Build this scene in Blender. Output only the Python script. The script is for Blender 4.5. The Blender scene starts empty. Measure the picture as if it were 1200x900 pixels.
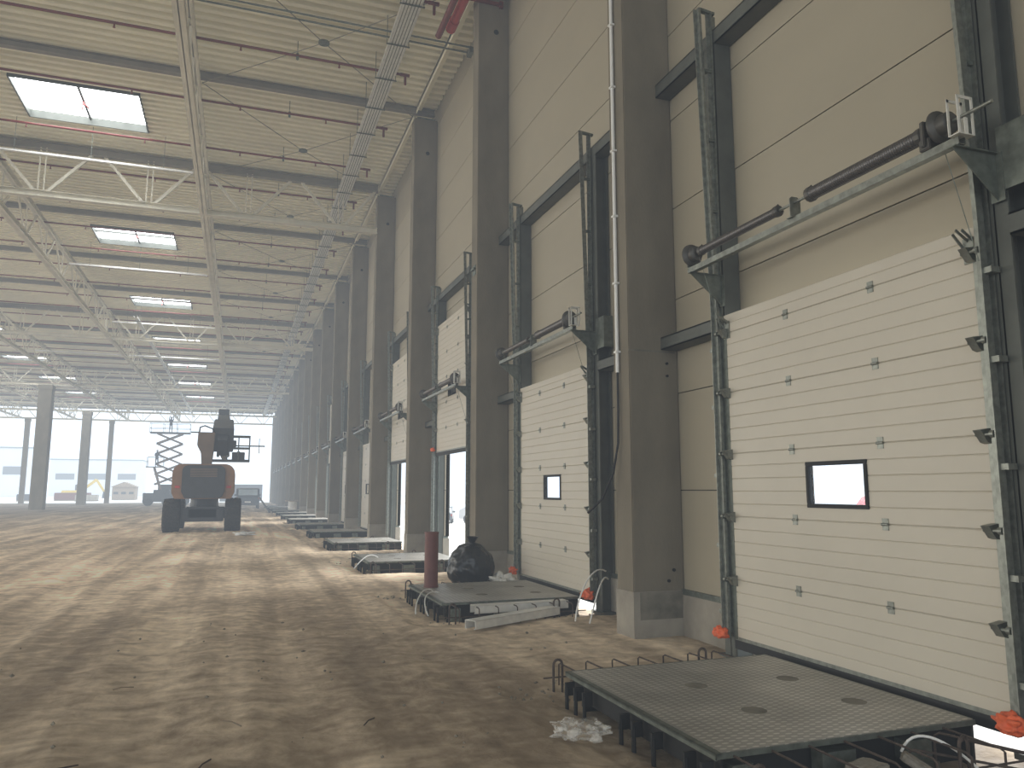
import bpy, bmesh, math, random
from mathutils import Vector, Matrix, noise
random.seed(7)
C = bpy.context.scene.collection
PI = math.pi
# ------------------------------------------------------------------ layout
EYE = 1.65
S = 6.17                       # bay length along the wall
XW, XD, XC = 4.93, 4.70, 4.27  # wall face, door face, column aisle face
DC = 5.19                      # door centre of the first bay
COL0 = 7.93                    # near face of the first column
YEND, YBACK, XLEFT = 113.0, -16.0, -46.0
NB = 17
CHZ = 10.78                    # bottom chord height
ORD = ['first','second','third','fourth','fifth','sixth','seventh','eighth','ninth','tenth','eleventh','twelfth',
       'thirteenth','fourteenth','fifteenth','sixteenth','seventeenth','eighteenth','nineteenth','twentieth']
def ordn(i):
    if i < 20: return ORD[i]
    t = {2:'twenty',3:'thirty',4:'forty'}[(i+1)//10]
    return t+'-'+ORD[(i+1)%10-1] if (i+1)%10 else {3:'thirtieth',4:'fortieth'}[(i+1)//10]

# ------------------------------------------------------------------ materials
def mat(name, col, rough=.6, metal=0., var=.12, scale=3., bump=0., bscale=40., stretch=(1,1,1), col2=None, emit=None, coat=0., spec=.5, detail=6):
    m = bpy.data.materials.new(name); m.use_nodes = True
    nt = m.node_tree; N = nt.nodes; L = nt.links; b = N['Principled BSDF']
    b.inputs['Roughness'].default_value = rough; b.inputs['Metallic'].default_value = metal
    b.inputs['Specular IOR Level'].default_value = spec; b.inputs['Coat Weight'].default_value = coat
    tc = N.new('ShaderNodeTexCoord'); mp = N.new('ShaderNodeMapping'); mp.inputs['Scale'].default_value = stretch
    L.new(tc.outputs['Object'], mp.inputs['Vector'])
    nz = N.new('ShaderNodeTexNoise'); nz.inputs['Scale'].default_value = scale; nz.inputs['Detail'].default_value = detail
    L.new(mp.outputs[0], nz.inputs['Vector'])
    rp = N.new('ShaderNodeValToRGB'); c = Vector(col[:3])
    lo = c*(1-var) if col2 is None else Vector(col2); hi = c*(1+var) if col2 is None else c
    rp.color_ramp.elements[0].position = .3; rp.color_ramp.elements[1].position = .7
    rp.color_ramp.elements[0].color = (*lo, 1); rp.color_ramp.elements[1].color = (*hi, 1)
    L.new(nz.outputs['Fac'], rp.inputs['Fac']); L.new(rp.outputs[0], b.inputs['Base Color'])
    if bump:
        n2 = N.new('ShaderNodeTexNoise'); n2.inputs['Scale'].default_value = bscale; n2.inputs['Detail'].default_value = 5
        L.new(mp.outputs[0], n2.inputs['Vector'])
        bp = N.new('ShaderNodeBump'); bp.inputs['Strength'].default_value = bump; bp.inputs['Distance'].default_value = .02
        L.new(n2.outputs['Fac'], bp.inputs['Height']); L.new(bp.outputs[0], b.inputs['Normal'])
    if emit:
        b.inputs['Emission Color'].default_value = (*emit[:3], 1); b.inputs['Emission Strength'].default_value = emit[3]
    return m
M = {}
M['concrete'] = mat('concrete', (.205,.178,.132), .85, var=.16, scale=1.6, bump=.25, bscale=30, stretch=(1,1,.5))
M['plinth'] = mat('plinth', (.33,.30,.25), .9, var=.18, scale=3, bump=.4, bscale=25)
M['stone'] = mat('stone', (.24,.21,.165), .9, var=.3, scale=9)
M['stain'] = mat('stain', (.19,.175,.14), .9, var=.3, scale=5, bump=.3, bscale=25)
M['panel'] = mat('panel', (.40,.355,.265), .42, var=.035, scale=1.2, stretch=(1,.4,1), bump=.03, bscale=12, spec=.4)
M['seam'] = mat('seam', (.06,.055,.045), .8, var=.1)
M['leaf'] = mat('leaf', (.60,.55,.455), .38, var=.03, scale=1.5, bump=.05, bscale=60, spec=.45)
M['steel_grey'] = mat('steel_grey', (.105,.112,.098), .55, metal=.2, var=.15, scale=4)
M['galv'] = mat('galv', (.27,.285,.255), .42, metal=.75, var=.25, scale=18, bump=.05)
M['galv_dark'] = mat('galv_dark', (.17,.19,.165), .5, metal=.6, var=.25, scale=14)
M['bright_alu'] = mat('bright_alu', (.74,.73,.68), .45, metal=.25, var=.1, scale=10)
M['spring'] = mat('spring', (.16,.15,.145), .4, metal=.7, var=.3, scale=2, stretch=(1,60,1))
M['castiron'] = mat('castiron', (.10,.095,.085), .5, metal=.5, var=.2, scale=12)
M['rubber'] = mat('rubber', (.015,.016,.017), .7, var=.2, scale=8)
M['deck'] = mat('deck', (.88,.83,.65), .5, var=.05, scale=.6, spec=.3)
M['truss'] = mat('truss', (.70,.66,.54), .55, var=.08, scale=2)
M['beam'] = mat('beam', (.30,.275,.235), .6, var=.1, scale=2)
M['redpipe'] = mat('redpipe', (.17,.022,.018), .4, var=.15, scale=5)
M['redbright'] = mat('redbright', (.50,.03,.02), .35, var=.1, scale=5)
M['white'] = mat('white', (.82,.81,.78), .4, var=.04, scale=5)
M['hole'] = mat('hole', (.01,.01,.01), .9, var=.1)
M['orange'] = mat('orange', (.75,.13,.04), .5, var=.2, scale=20, bump=.4, bscale=30)
M['blackbag'] = mat('blackbag', (.012,.014,.017), .28, var=.2, scale=6, bump=.9, bscale=9)
M['plastic'] = mat('plastic', (.62,.60,.55), .25, var=.15, scale=20, bump=.6, bscale=40)
M['maroon'] = mat('maroon', (.15,.05,.042), .5, var=.15, scale=6)
M['rust'] = mat('rust', (.075,.055,.045), .75, var=.4, scale=20)
M['mach_orange'] = mat('mach_orange', (.30,.16,.085), .45, var=.1, scale=3)
M['mach_grey'] = mat('mach_grey', (.045,.05,.06), .5, var=.15, scale=3)
M['mach_tan'] = mat('mach_tan', (.20,.14,.10), .5, var=.1, scale=3)
M['tyre'] = mat('tyre', (.03,.03,.032), .85, var=.3, scale=12, bump=.4)
M['car_dark'] = mat('car_dark', (.03,.04,.055), .3, var=.05, coat=.6)
M['car_white'] = mat('car_white', (.75,.76,.78), .3, var=.03, coat=.5)
M['car_red'] = mat('car_red', (.50,.05,.05), .3, var=.05, coat=.5)
M['glassdark'] = mat('glassdark', (.03,.035,.04), .08, var=.05)
M['glass_sky'] = mat('glass_sky', (.30,.35,.38), .1, var=.1)
M['yellow'] = mat('yellow', (.62,.45,.10), .5, var=.1)
M['wood'] = mat('wood', (.27,.21,.15), .8, var=.2, scale=8)
M['workwear'] = mat('workwear', (.03,.045,.08), .8, var=.15, scale=10)
M['skin'] = mat('skin', (.45,.28,.2), .6, var=.05)
M['offground'] = mat('offground', (.72,.70,.66), .9, var=.08, scale=.3)
M['building'] = mat('building', (.72,.72,.74), .8, var=.05, scale=.4)

def deckplate_mat():
    m = mat('checkerplate', (.47,.45,.405), .45, metal=.2, var=.22, scale=2.2, stretch=(1,1,1))
    nt = m.node_tree; N = nt.nodes; L = nt.links; b = N['Principled BSDF']
    tc = N.new('ShaderNodeTexCoord')
    def wave(rot):
        mp = N.new('ShaderNodeMapping'); mp.inputs['Rotation'].default_value = (0,0,rot); mp.inputs['Scale'].default_value = (7,18,0)
        L.new(tc.outputs['Object'], mp.inputs['Vector'])
        v = N.new('ShaderNodeTexVoronoi'); v.inputs['Scale'].default_value = 1.5; v.inputs['Randomness'].default_value = 0
        L.new(mp.outputs[0], v.inputs['Vector']); return v.outputs['Distance']
    mi = N.new('ShaderNodeMath'); mi.operation = 'MINIMUM'
    L.new(wave(.785), mi.inputs[0]); L.new(wave(-.785), mi.inputs[1])
    lt = N.new('ShaderNodeMath'); lt.operation = 'LESS_THAN'; lt.inputs[1].default_value = .24; L.new(mi.outputs[0], lt.inputs[0])
    bp = N.new('ShaderNodeBump'); bp.inputs['Strength'].default_value = 1; bp.inputs['Distance'].default_value = .012
    L.new(lt.outputs[0], bp.inputs['Height']); L.new(bp.outputs[0], b.inputs['Normal'])
    src = b.inputs['Base Color'].links[0].from_socket
    mc = N.new('ShaderNodeMixRGB'); mc.blend_type = 'MULTIPLY'; mc.inputs['Fac'].default_value = 1
    cr = N.new('ShaderNodeMapRange'); cr.inputs['To Min'].default_value = .72; cr.inputs['To Max'].default_value = 1.25; L.new(lt.outputs[0], cr.inputs['Value'])
    L.new(src, mc.inputs[1]); L.new(cr.outputs[0], mc.inputs[2]); L.new(mc.outputs[0], b.inputs['Base Color'])
    return m
M['checker'] = deckplate_mat()

def ground_mat():
    m = bpy.data.materials.new('dirt_ground'); m.use_nodes = True
    nt = m.node_tree; N = nt.nodes; L = nt.links; b = N['Principled BSDF']; b.inputs['Roughness'].default_value = .9
    b.inputs['Specular IOR Level'].default_value = .25
    tc = N.new('ShaderNodeTexCoord')
    def nz(scale, st, det=8, dist=0):
        mp = N.new('ShaderNodeMapping'); mp.inputs['Scale'].default_value = st; L.new(tc.outputs['Object'], mp.inputs['Vector'])
        n = N.new('ShaderNodeTexNoise'); n.inputs['Scale'].default_value = scale; n.inputs['Detail'].default_value = det
        n.inputs['Distortion'].default_value = dist
        L.new(mp.outputs[0], n.inputs['Vector']); return n.outputs['Fac']
    def mth(op, a, b_):
        q = N.new('ShaderNodeMath'); q.operation = op
        for i, v in enumerate((a, b_)):
            if isinstance(v, (int, float)): q.inputs[i].default_value = v
            else: L.new(v, q.inputs[i])
        return q.outputs[0]
    big = nz(.55, (1,.35,1), 6, .6); tr = nz(1.9, (1,.045,1), 6, .5); fine = nz(7, (1,1,1), 10); med = nz(2.2, (.8,1.3,1), 8, 1.2)
    mix = mth('ADD', mth('ADD', mth('MULTIPLY', big, .36), mth('MULTIPLY', tr, .34)), mth('ADD', mth('MULTIPLY', fine, .2), mth('MULTIPLY', med, .24)))
    rp = N.new('ShaderNodeValToRGB'); e = rp.color_ramp.elements
    e[0].position = .41; e[0].color = (.125,.092,.062,1); e[1].position = .70; e[1].color = (.64,.53,.40,1)
    k = rp.color_ramp.elements.new(.54); k.color = (.30,.235,.168,1)
    L.new(mix, rp.inputs['Fac'])
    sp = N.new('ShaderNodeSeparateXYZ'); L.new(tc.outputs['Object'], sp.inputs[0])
    mid_light = N.new('ShaderNodeMapRange'); mid_light.interpolation_type = 'SMOOTHSTEP'; mid_light.inputs['From Min'].default_value = 4; mid_light.inputs['From Max'].default_value = 20
    mid_light.inputs['To Min'].default_value = 1.05; mid_light.inputs['To Max'].default_value = 2.1
    L.new(mth('ADD', sp.outputs['Y'], mth('MULTIPLY', big, 6)), mid_light.inputs['Value'])
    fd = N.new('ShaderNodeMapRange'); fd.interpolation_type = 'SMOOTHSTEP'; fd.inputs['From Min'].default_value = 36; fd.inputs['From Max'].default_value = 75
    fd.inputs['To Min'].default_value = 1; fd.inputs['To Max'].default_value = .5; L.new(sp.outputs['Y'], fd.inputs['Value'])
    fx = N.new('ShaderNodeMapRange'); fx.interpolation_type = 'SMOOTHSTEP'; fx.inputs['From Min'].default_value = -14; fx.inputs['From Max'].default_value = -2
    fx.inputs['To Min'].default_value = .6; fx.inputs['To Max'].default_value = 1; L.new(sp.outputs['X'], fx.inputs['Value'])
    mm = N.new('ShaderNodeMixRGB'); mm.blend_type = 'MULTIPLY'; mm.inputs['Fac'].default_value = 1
    L.new(rp.outputs[0], mm.inputs[1]); L.new(mth('MULTIPLY', mth('MULTIPLY', mid_light.outputs[0], fd.outputs[0]), fx.outputs[0]), mm.inputs[2]); L.new(mm.outputs[0], b.inputs['Base Color'])  # daylight pool painted into the albedo mid-hall; darker far off and to the left
    # damp sheen in the dark patches
    mr = N.new('ShaderNodeMapRange'); mr.inputs['From Min'].default_value = .4; mr.inputs['From Max'].default_value = .6
    mr.inputs['To Min'].default_value = .6; mr.inputs['To Max'].default_value = .95
    L.new(mix, mr.inputs['Value']); L.new(mr.outputs[0], b.inputs['Roughness'])
    hgt = mth('ADD', mth('MULTIPLY', fine, .5), mth('MULTIPLY', med, .9))
    bp = N.new('ShaderNodeBump'); bp.inputs['Strength'].default_value = .8; bp.inputs['Distance'].default_value = .04
    L.new(hgt, bp.inputs['Height']); L.new(bp.outputs[0], b.inputs['Normal'])
    return m
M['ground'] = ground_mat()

def glass_mat():
    m = bpy.data.materials.new('door_glazing'); m.use_nodes = True; nt = m.node_tree; N = nt.nodes; L = nt.links
    N.remove(N['Principled BSDF']); o = N['Material Output']
    g = N.new('ShaderNodeBsdfGlossy'); g.inputs['Roughness'].default_value = .05
    t = N.new('ShaderNodeBsdfTransparent'); t.inputs['Color'].default_value = (.97,.98,1,1)
    mx = N.new('ShaderNodeMixShader'); mx.inputs[0].default_value = .05; L.new(t.outputs[0], mx.inputs[1]); L.new(g.outputs[0], mx.inputs[2])
    L.new(mx.outputs[0], o.inputs['Surface']); return m
M['glass'] = glass_mat()
def film_mat():
    m = bpy.data.materials.new('clear_film'); m.use_nodes = True; nt = m.node_tree; N = nt.nodes; L = nt.links
    o = N['Material Output']; p = N['Principled BSDF']; p.inputs['Base Color'].default_value = (.85,.83,.78,1); p.inputs['Roughness'].default_value = .2
    t = N.new('ShaderNodeBsdfTransparent'); mx = N.new('ShaderNodeMixShader')
    tc = N.new('ShaderNodeTexCoord'); n = N.new('ShaderNodeTexNoise'); n.inputs['Scale'].default_value = 14; n.inputs['Detail'].default_value = 6
    L.new(tc.outputs['Object'], n.inputs['Vector'])
    r = N.new('ShaderNodeMapRange'); r.inputs['From Min'].default_value = .45; r.inputs['From Max'].default_value = .62; L.new(n.outputs['Fac'], r.inputs['Value'])
    r.inputs['To Min'].default_value = .08; r.inputs['To Max'].default_value = .6
    L.new(r.outputs[0], mx.inputs[0]); L.new(t.outputs[0], mx.inputs[1]); L.new(p.outputs[0], mx.inputs[2]); L.new(mx.outputs[0], o.inputs['Surface'])
    return m
M['film'] = film_mat()
def skylight_mat():
    m = bpy.data.materials.new('skylight_sheet'); m.use_nodes = True; nt = m.node_tree; N = nt.nodes; L = nt.links
    b = N['Principled BSDF']; b.inputs['Base Color'].default_value = (.8,.85,.88,1); b.inputs['Roughness'].default_value = .4
    tc = N.new('ShaderNodeTexCoord'); sp = N.new('ShaderNodeSeparateXYZ'); L.new(tc.outputs['Object'], sp.inputs[0])
    # thin glazing ribs, and a duller band where the dome's multiwall sheet is dusty
    w = N.new('ShaderNodeTexWave'); w.bands_direction = 'X'; w.inputs['Scale'].default_value = 6; L.new(tc.outputs['Object'], w.inputs['Vector'])
    n = N.new('ShaderNodeTexNoise'); n.inputs['Scale'].default_value = .8; L.new(tc.outputs['Object'], n.inputs['Vector'])
    a = N.new('ShaderNodeMapRange'); a.inputs['From Min'].default_value = .35; a.inputs['From Max'].default_value = .6; a.inputs['To Min'].default_value = 5.5; a.inputs['To Max'].default_value = 9.
    L.new(n.outputs['Fac'], a.inputs['Value'])
    q = N.new('ShaderNodeMath'); q.operation = 'MULTIPLY_ADD'; L.new(w.outputs['Fac'], q.inputs[0]); q.inputs[1].default_value = .12; L.new(a.outputs[0], q.inputs[2])
    b.inputs['Emission Color'].default_value = (.95,.98,1,1); L.new(q.outputs[0], b.inputs['Emission Strength'])
    return m
M['skylight'] = skylight_mat()

# ------------------------------------------------------------------ mesh helpers
class MB:
    def __init__(s): s.v = []; s.f = []
    def add(s, vs, fs):
        b = len(s.v); s.v += [tuple(p) for p in vs]; s.f += [tuple(i+b for i in f) for f in fs]; return s
    def box(s, x0, x1, y0, y1, z0, z1):
        vs = [(x,y,z) for x in (x0,x1) for y in (y0,y1) for z in (z0,z1)]
        return s.add(vs, [(0,1,3,2),(4,6,7,5),(0,4,5,1),(2,3,7,6),(0,2,6,4),(1,5,7,3)])
    def bar(s, p, q, w, h, up=(0,0,1)):     # rectangular bar from p to q
        p = Vector(p); q = Vector(q); d = (q-p).normalized(); u = Vector(up)
        if abs(d.dot(u)) > .99: u = Vector((1,0,0))
        r = d.cross(u).normalized()*w/2; u = r.cross(d).normalized()*h/2
        vs = [a+i*r+j*u for a in (p,q) for i, j in ((-1,-1),(1,-1),(1,1),(-1,1))]
        return s.add(vs, [(3,2,1,0),(4,5,6,7),(0,1,5,4),(1,2,6,5),(2,3,7,6),(3,0,4,7)])
    def cyl(s, p, q, r0, r1=None, n=12, cap=True):
        r1 = r0 if r1 is None else r1
        p = Vector(p); q = Vector(q); d = (q-p).normalized(); a = d.orthogonal().normalized(); b = d.cross(a)
        vs = [c+(a*math.cos(2*PI*i/n)+b*math.sin(2*PI*i/n))*r for c, r in ((p,r0),(q,r1)) for i in range(n)]
        fs = [(i,(i+1)%n,n+(i+1)%n,n+i) for i in range(n)]
        if cap: fs += [tuple(range(n-1,-1,-1)), tuple(range(n,2*n))]
        return s.add(vs, fs)
    def tube(s, pts, r, n=8):
        pts = [Vector(p) for p in pts]; vs = []; prev = None
        for i, p in enumerate(pts):
            d = (pts[min(i+1,len(pts)-1)]-pts[max(i-1,0)]).normalized()
            a = d.orthogonal().normalized() if prev is None else (prev-d*prev.dot(d)).normalized()
            prev = a; b = d.cross(a)
            vs += [p+(a*math.cos(2*PI*k/n)+b*math.sin(2*PI*k/n))*r for k in range(n)]
        fs = [(i*n+k,i*n+(k+1)%n,(i+1)*n+(k+1)%n,(i+1)*n+k) for i in range(len(pts)-1) for k in range(n)]
        fs += [tuple(range(n-1,-1,-1)), tuple(range((len(pts)-1)*n, len(pts)*n))]
        return s.add(vs, fs)
    def prism(s, poly, o, e, axis='y'):     # poly of 2D points extruded from o to e along axis
        def P(a, b, t): return {'y':(a,t,b),'x':(t,a,b),'z':(a,b,t)}[axis]
        n = len(poly); vs = [P(a,b,o) for a,b in poly]+[P(a,b,e) for a,b in poly]
        return s.add(vs, [tuple(range(n-1,-1,-1)), tuple(range(n,2*n))]+[(i,(i+1)%n,n+(i+1)%n,n+i) for i in range(n)])
    def lathe(s, prof, c, axis='z', n=20):  # prof of (r, t)
        vs = []
        for r, t in prof:
            for k in range(n):
                a, b = r*math.cos(2*PI*k/n), r*math.sin(2*PI*k/n)
                vs.append({'z':(c[0]+a,c[1]+b,c[2]+t),'y':(c[0]+a,c[1]+t,c[2]+b),'x':(c[0]+t,c[1]+a,c[2]+b)}[axis])
        m = len(prof)
        return s.add(vs, [(i*n+k,i*n+(k+1)%n,(i+1)*n+(k+1)%n,(i+1)*n+k) for i in range(m-1) for k in range(n)]+[tuple(range(n-1,-1,-1)), tuple(range((m-1)*n,m*n))])
    def build(s, name, m, parent=None, loc=None, bevel=0, smooth=False):
        me = bpy.data.meshes.new(name); me.from_pydata(s.v, [], s.f)
        bm = bmesh.new(); bm.from_mesh(me); bmesh.ops.recalc_face_normals(bm, faces=bm.faces)
        if bevel: bmesh.ops.bevel(bm, geom=list(bm.edges), offset=bevel, segments=2, affect='EDGES', clamp_overlap=True)
        bm.to_mesh(me); bm.free()
        if smooth:
            for p in me.polygons: p.use_smooth = True
            me.set_sharp_from_angle(angle=math.radians(40))
        me.materials.append(M[m] if isinstance(m, str) else m)
        o = bpy.data.objects.new(name, me); C.objects.link(o)
        if parent: o.parent = parent
        if loc is not None: o.location = loc
        return o
def tag(o, label=None, cat=None, group=None, kind=None):
    if label: o['label'] = label
    if cat: o['category'] = cat
    if group: o['group'] = group
    if kind: o['kind'] = kind
    return o
def thing(name, label, cat, loc=(0,0,0), rz=0, group=None, kind=None):
    o = bpy.data.objects.new(name, None); C.objects.link(o); o.location = loc; o.rotation_euler = (0,0,rz); o.empty_display_size = .2
    return tag(o, label, cat, group, kind)
KIDS = {}
def copy_tree(o, parent=None, skip=()):
    c = o.copy(); C.objects.link(c)
    if parent: c.parent = parent
    for ch in [x for x in o.children]:
        if ch.name.split('.')[0] in skip: continue
        copy_tree(ch, c, skip)
    return c
def struct(mb, name, m, **k): return tag(mb.build(name, m, **k), kind='structure')

# ------------------------------------------------------------------ floor
def frange(a, b, d):
    r = []; 
    while a < b-1e-6: r.append(a); a += d
    return r
def lev_y(k): return DC-.22+S*k
def ground_h(x, y):
    h = .022*noise.noise(Vector((x*.35, y*.22, 0)))+.012*noise.noise(Vector((x*1.7, y*1.1, 3)))+.012*noise.noise(Vector((x*5.5, y*4, 7)))
    for c, w, d in ((-2.6,.28,.05),(-.7,.3,.045),(.6,.25,.04),(1.9,.2,.03),(-4.6,.3,.05),(-6.4,.3,.04)):
        cc = c+.25*noise.noise(Vector((y*.12, c, 5)))
        t = (x-cc)/w
        if abs(t) < 2.2: h -= .6*d*math.exp(-t*t)*(.75+.25*math.sin(y*16+c*5)); h += d*.3*math.exp(-(abs(t)-1.5)**2*4)
    if x > 2.1:
        k = round((y-lev_y(0))/S)
        if 0 <= k < NB:
            u = max(abs(y-lev_y(k))-1.22, 2.45-x)   # outside distance from the leveller pit
            f = min(1, max(0, (.42-u)/.25))
            h = h*(1-.45*f)-.055*f-.05*min(1, max(0, -u/.2))
            if 0 < u < .5: h += .05*noise.noise(Vector((x*6, y*6, 9)))*(1-u/.5)
    return min(h, .08) if x > 4.2 else h
def grid_ground():
    xs = frange(XLEFT-30, -8, 1.3)+frange(-8, -3, .12)+frange(-3, 5.05, .065)+[5.05]
    ys = frange(YBACK-20, 1.5, 1.5)+frange(1.5, 14, .07)+frange(14, 30, .2)+frange(30, 70, .8)+frange(70, YEND, 2)+[YEND]
    nx = len(xs); vs = [(x, y, ground_h(x, y)) for y in ys for x in xs]
    fs = [(j*nx+i, j*nx+i+1, (j+1)*nx+i+1, (j+1)*nx+i) for j in range(len(ys)-1) for i in range(nx-1)]
    mb = MB(); mb.add(vs, fs)
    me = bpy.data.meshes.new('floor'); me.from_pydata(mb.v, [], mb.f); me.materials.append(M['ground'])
    for p in me.polygons: p.use_smooth = True
    o = bpy.data.objects.new('floor', me); C.objects.link(o); tag(o, kind='structure')
grid_ground()
struct(MB().box(XLEFT-120, 60, YEND, 420, -.4, -.05), 'ground_outside', 'offground')
struct(MB().box(5.35, 160, -60, YEND, -1.5, -1.25), 'yard_outside', 'offground')

# ------------------------------------------------------------------ right wall (sandwich panels with door openings)
def wall_right():
    mb = MB(); bk = MB()
    z = .5; bands = []
    while z < 12.9: bands.append((z, min(z+1.15, 13.0))); z += 1.15
    OP = 3.36; HY = 1.45
    def segs(z0, z1):
        out = []; y = YBACK
        for k in range(-2, NB+1):
            c = DC+S*k
            out.append((y, c-HY)); y = c+HY
        out.append((y, YEND)); return out
    for a, b in bands:
        g = .006
        if b <= OP: rs = [(a, b, segs(a, b))]
        elif a < OP: rs = [(a, OP, segs(a, OP)), (OP, b, [(YBACK, YEND)])]
        else: rs = [(a, b, [(YBACK, YEND)])]
        for z0, z1, ss in rs:
            for y0, y1 in ss:
                lo = z0+(g if z0 == a else 0); hi = z1-(g if z1 == b else 0)
                mb.box(XW, XW+.10, y0, y1, lo, hi)
    for y0, y1 in segs(0, 1): bk.box(XW+.03, XW+.13, y0, y1, .5, OP)
    bk.box(XW+.03, XW+.13, YBACK, YEND, OP, 13.0)
    w = struct(mb, 'wall_right', 'panel')
    b = bk.build('panel_backing', 'seam', w)
    pl = MB(); st = MB()
    for y0, y1 in segs(0, 1):
        pl.box(XW-.03, XW+.13, y0, y1, -.5, .46); st.box(XW-.035, XW+.1, y0, y1, .46, .52)
    struct(pl, 'baseboard_right', 'plinth')
    struct(st, 'trim_1', 'galv_dark')
wall_right()

# ------------------------------------------------------------------ roof deck with skylight openings
SKYX = [(-6.25, -3.05)]+[(a-12.4*k, a+3.2-12.4*k) for k, a in ((1,-6.25),(2,-6.25),(3,-6.25))]
SKYY = [23.55-12.34+12.34*k for k in range(0, 8)]
def roof():
    mb = MB(); p = .3; z0, z1 = 12.53, 12.68
    y = YBACK
    while y < YEND:
        inside = any(abs(y+p/2-c) < 1.2 for c in SKYY)
        ranges = []
        if inside:
            x = XW+.13
            for a, b in SKYX: ranges.append((b, x)); x = a
            ranges.append((XLEFT-30, x))
        else: ranges = [(XLEFT-30, XW+.13)]
        pr = [(y,z0),(y+.13,z0),(y+.155,z1),(y+.275,z1),(y+.3,z0)]
        for a, b in ranges:
            vs = [(a,u,v) for u,v in pr]+[(b,u,v) for u,v in pr]
            mb.add(vs, [(i,i+1,i+6,i+5) for i in range(4)])
        y += p
    o = struct(mb, 'ceiling', 'deck')
    top = MB(); 
    ys = [YBACK]+[v for c in SKYY for v in (c-1.2, c+1.2)]+[YEND]
    for i in range(0, len(ys)-1):
        if i % 2 == 0: top.box(XLEFT-30, XW+.13, ys[i], ys[i+1], 12.70, 12.9)
        else:
            x = XW+.13
            for a, b in SKYX: top.box(b, x, ys[i], ys[i+1], 12.70, 12.9); x = a
            top.box(XLEFT-30, x, ys[i], ys[i+1], 12.70, 12.9)
    top.build('roof_insulation', 'beam', o)
    # the pale angle that closes the deck edge along the wall, one length per bay
    for k in range(-2, NB):
        y0 = COL0+.2+S*k
        e = MB().box(4.32, 4.47, y0+.25, min(y0+S-.1, YEND), 12.40, 12.52)
        e.box(4.32, 4.34, y0+.25, min(y0+S-.1, YEND), 12.30, 12.5)
        if k >= -1:
            tag(e.build('edge_angle', 'deck'), 'pale steel edge angle under the roof deck between wall columns, %s length from the camera' % ordn(k+1), 'steel angle', 'steel edge angles along the wall top')
roof()
n = 0
for i, (a, b) in enumerate(SKYX[:3]):
    for j, c in enumerate(SKYY):
        if c < 15: continue
        n += 1
        w = tag(MB().box(a, b, c-1.2, c-1.16, 12.5, 13.1).box(a, b, c+1.16, c+1.2, 12.5, 13.1).box(a, a+.04, c-1.2, c+1.2, 12.5, 13.1).box(b-.04, b, c-1.2, c+1.2, 12.5, 13.1).build('window_%d' % n, 'steel_grey'), kind='structure')
        (MB().box(a+.04, b-.04, c-1.16, c+1.16, 12.74, 12.78)).build('pane', 'skylight', w)
        m = (a+b)/2
        MB().box(m-.03, m+.03, c-1.16, c+1.16, 12.66, 12.73).build('mullion', 'steel_grey', w)
        if j > 1: MB().box(a, b, c-.03, c+.03, 12.66, 12.73).build('glazing_bar', 'steel_grey', w)
        if i == 0: MB().cyl((m,c,12.6),(m+.12,c+.5,12.66),.02).cyl((m,c,12.66),(m,c-.1,12.35),.02).build('opener', 'redbright', w)

# ------------------------------------------------------------------ concrete columns
def make_column(k, full):
    y = COL0+S*k
    if k == 0: lab = 'nearest tall grey concrete wall column, dark repair patch at its base'
    else: lab = '%s grey concrete wall column from the camera, standing against the panel wall' % ordn(k)
    t = thing('concrete_column', lab, 'column', (XC, y, 0), group='concrete columns along the loading wall', kind='thing')
    sh = MB().box(0, .656, 0, .4, -.4, 12.12).build('shaft', 'concrete', t, bevel=.012)
    if full:
        MB().cyl((.38,-.004,11.1),(.38,.02,11.1),.055,n=16).build('through_hole', 'hole', t)
        MB().box(.08,.6,.05,.35,12.12,12.18).build('bearing_plate', 'galv_dark', t)
        MB().box(-.012,.655,-.012,.412,-.3,.51).build('base_collar', 'plinth', t)
    return t
cols = []
for k in range(-1, NB+1):
    if k == -1:
        continue
    cols.append(make_column(k, k < 9))
c0 = cols[0]
MB().box(.07, .62, -.0135, 0, .2, .505).build('repair_patch', 'stain', c0)
MB().cyl((.45,-.02,.62),(.45,0,.62),.018).cyl((.52,-.02,.74),(.52,0,.74),.018).cyl((.5,-.02,3.0),(.5,0,3.0),.015).cyl((.5,-.02,3.15),(.5,0,3.15),.015).build('bolt_hole', 'hole', c0)
MB().box(.0, .62, -.004, .01, 3.28, 3.30).build('formwork_joint', 'stain', c0)

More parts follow.
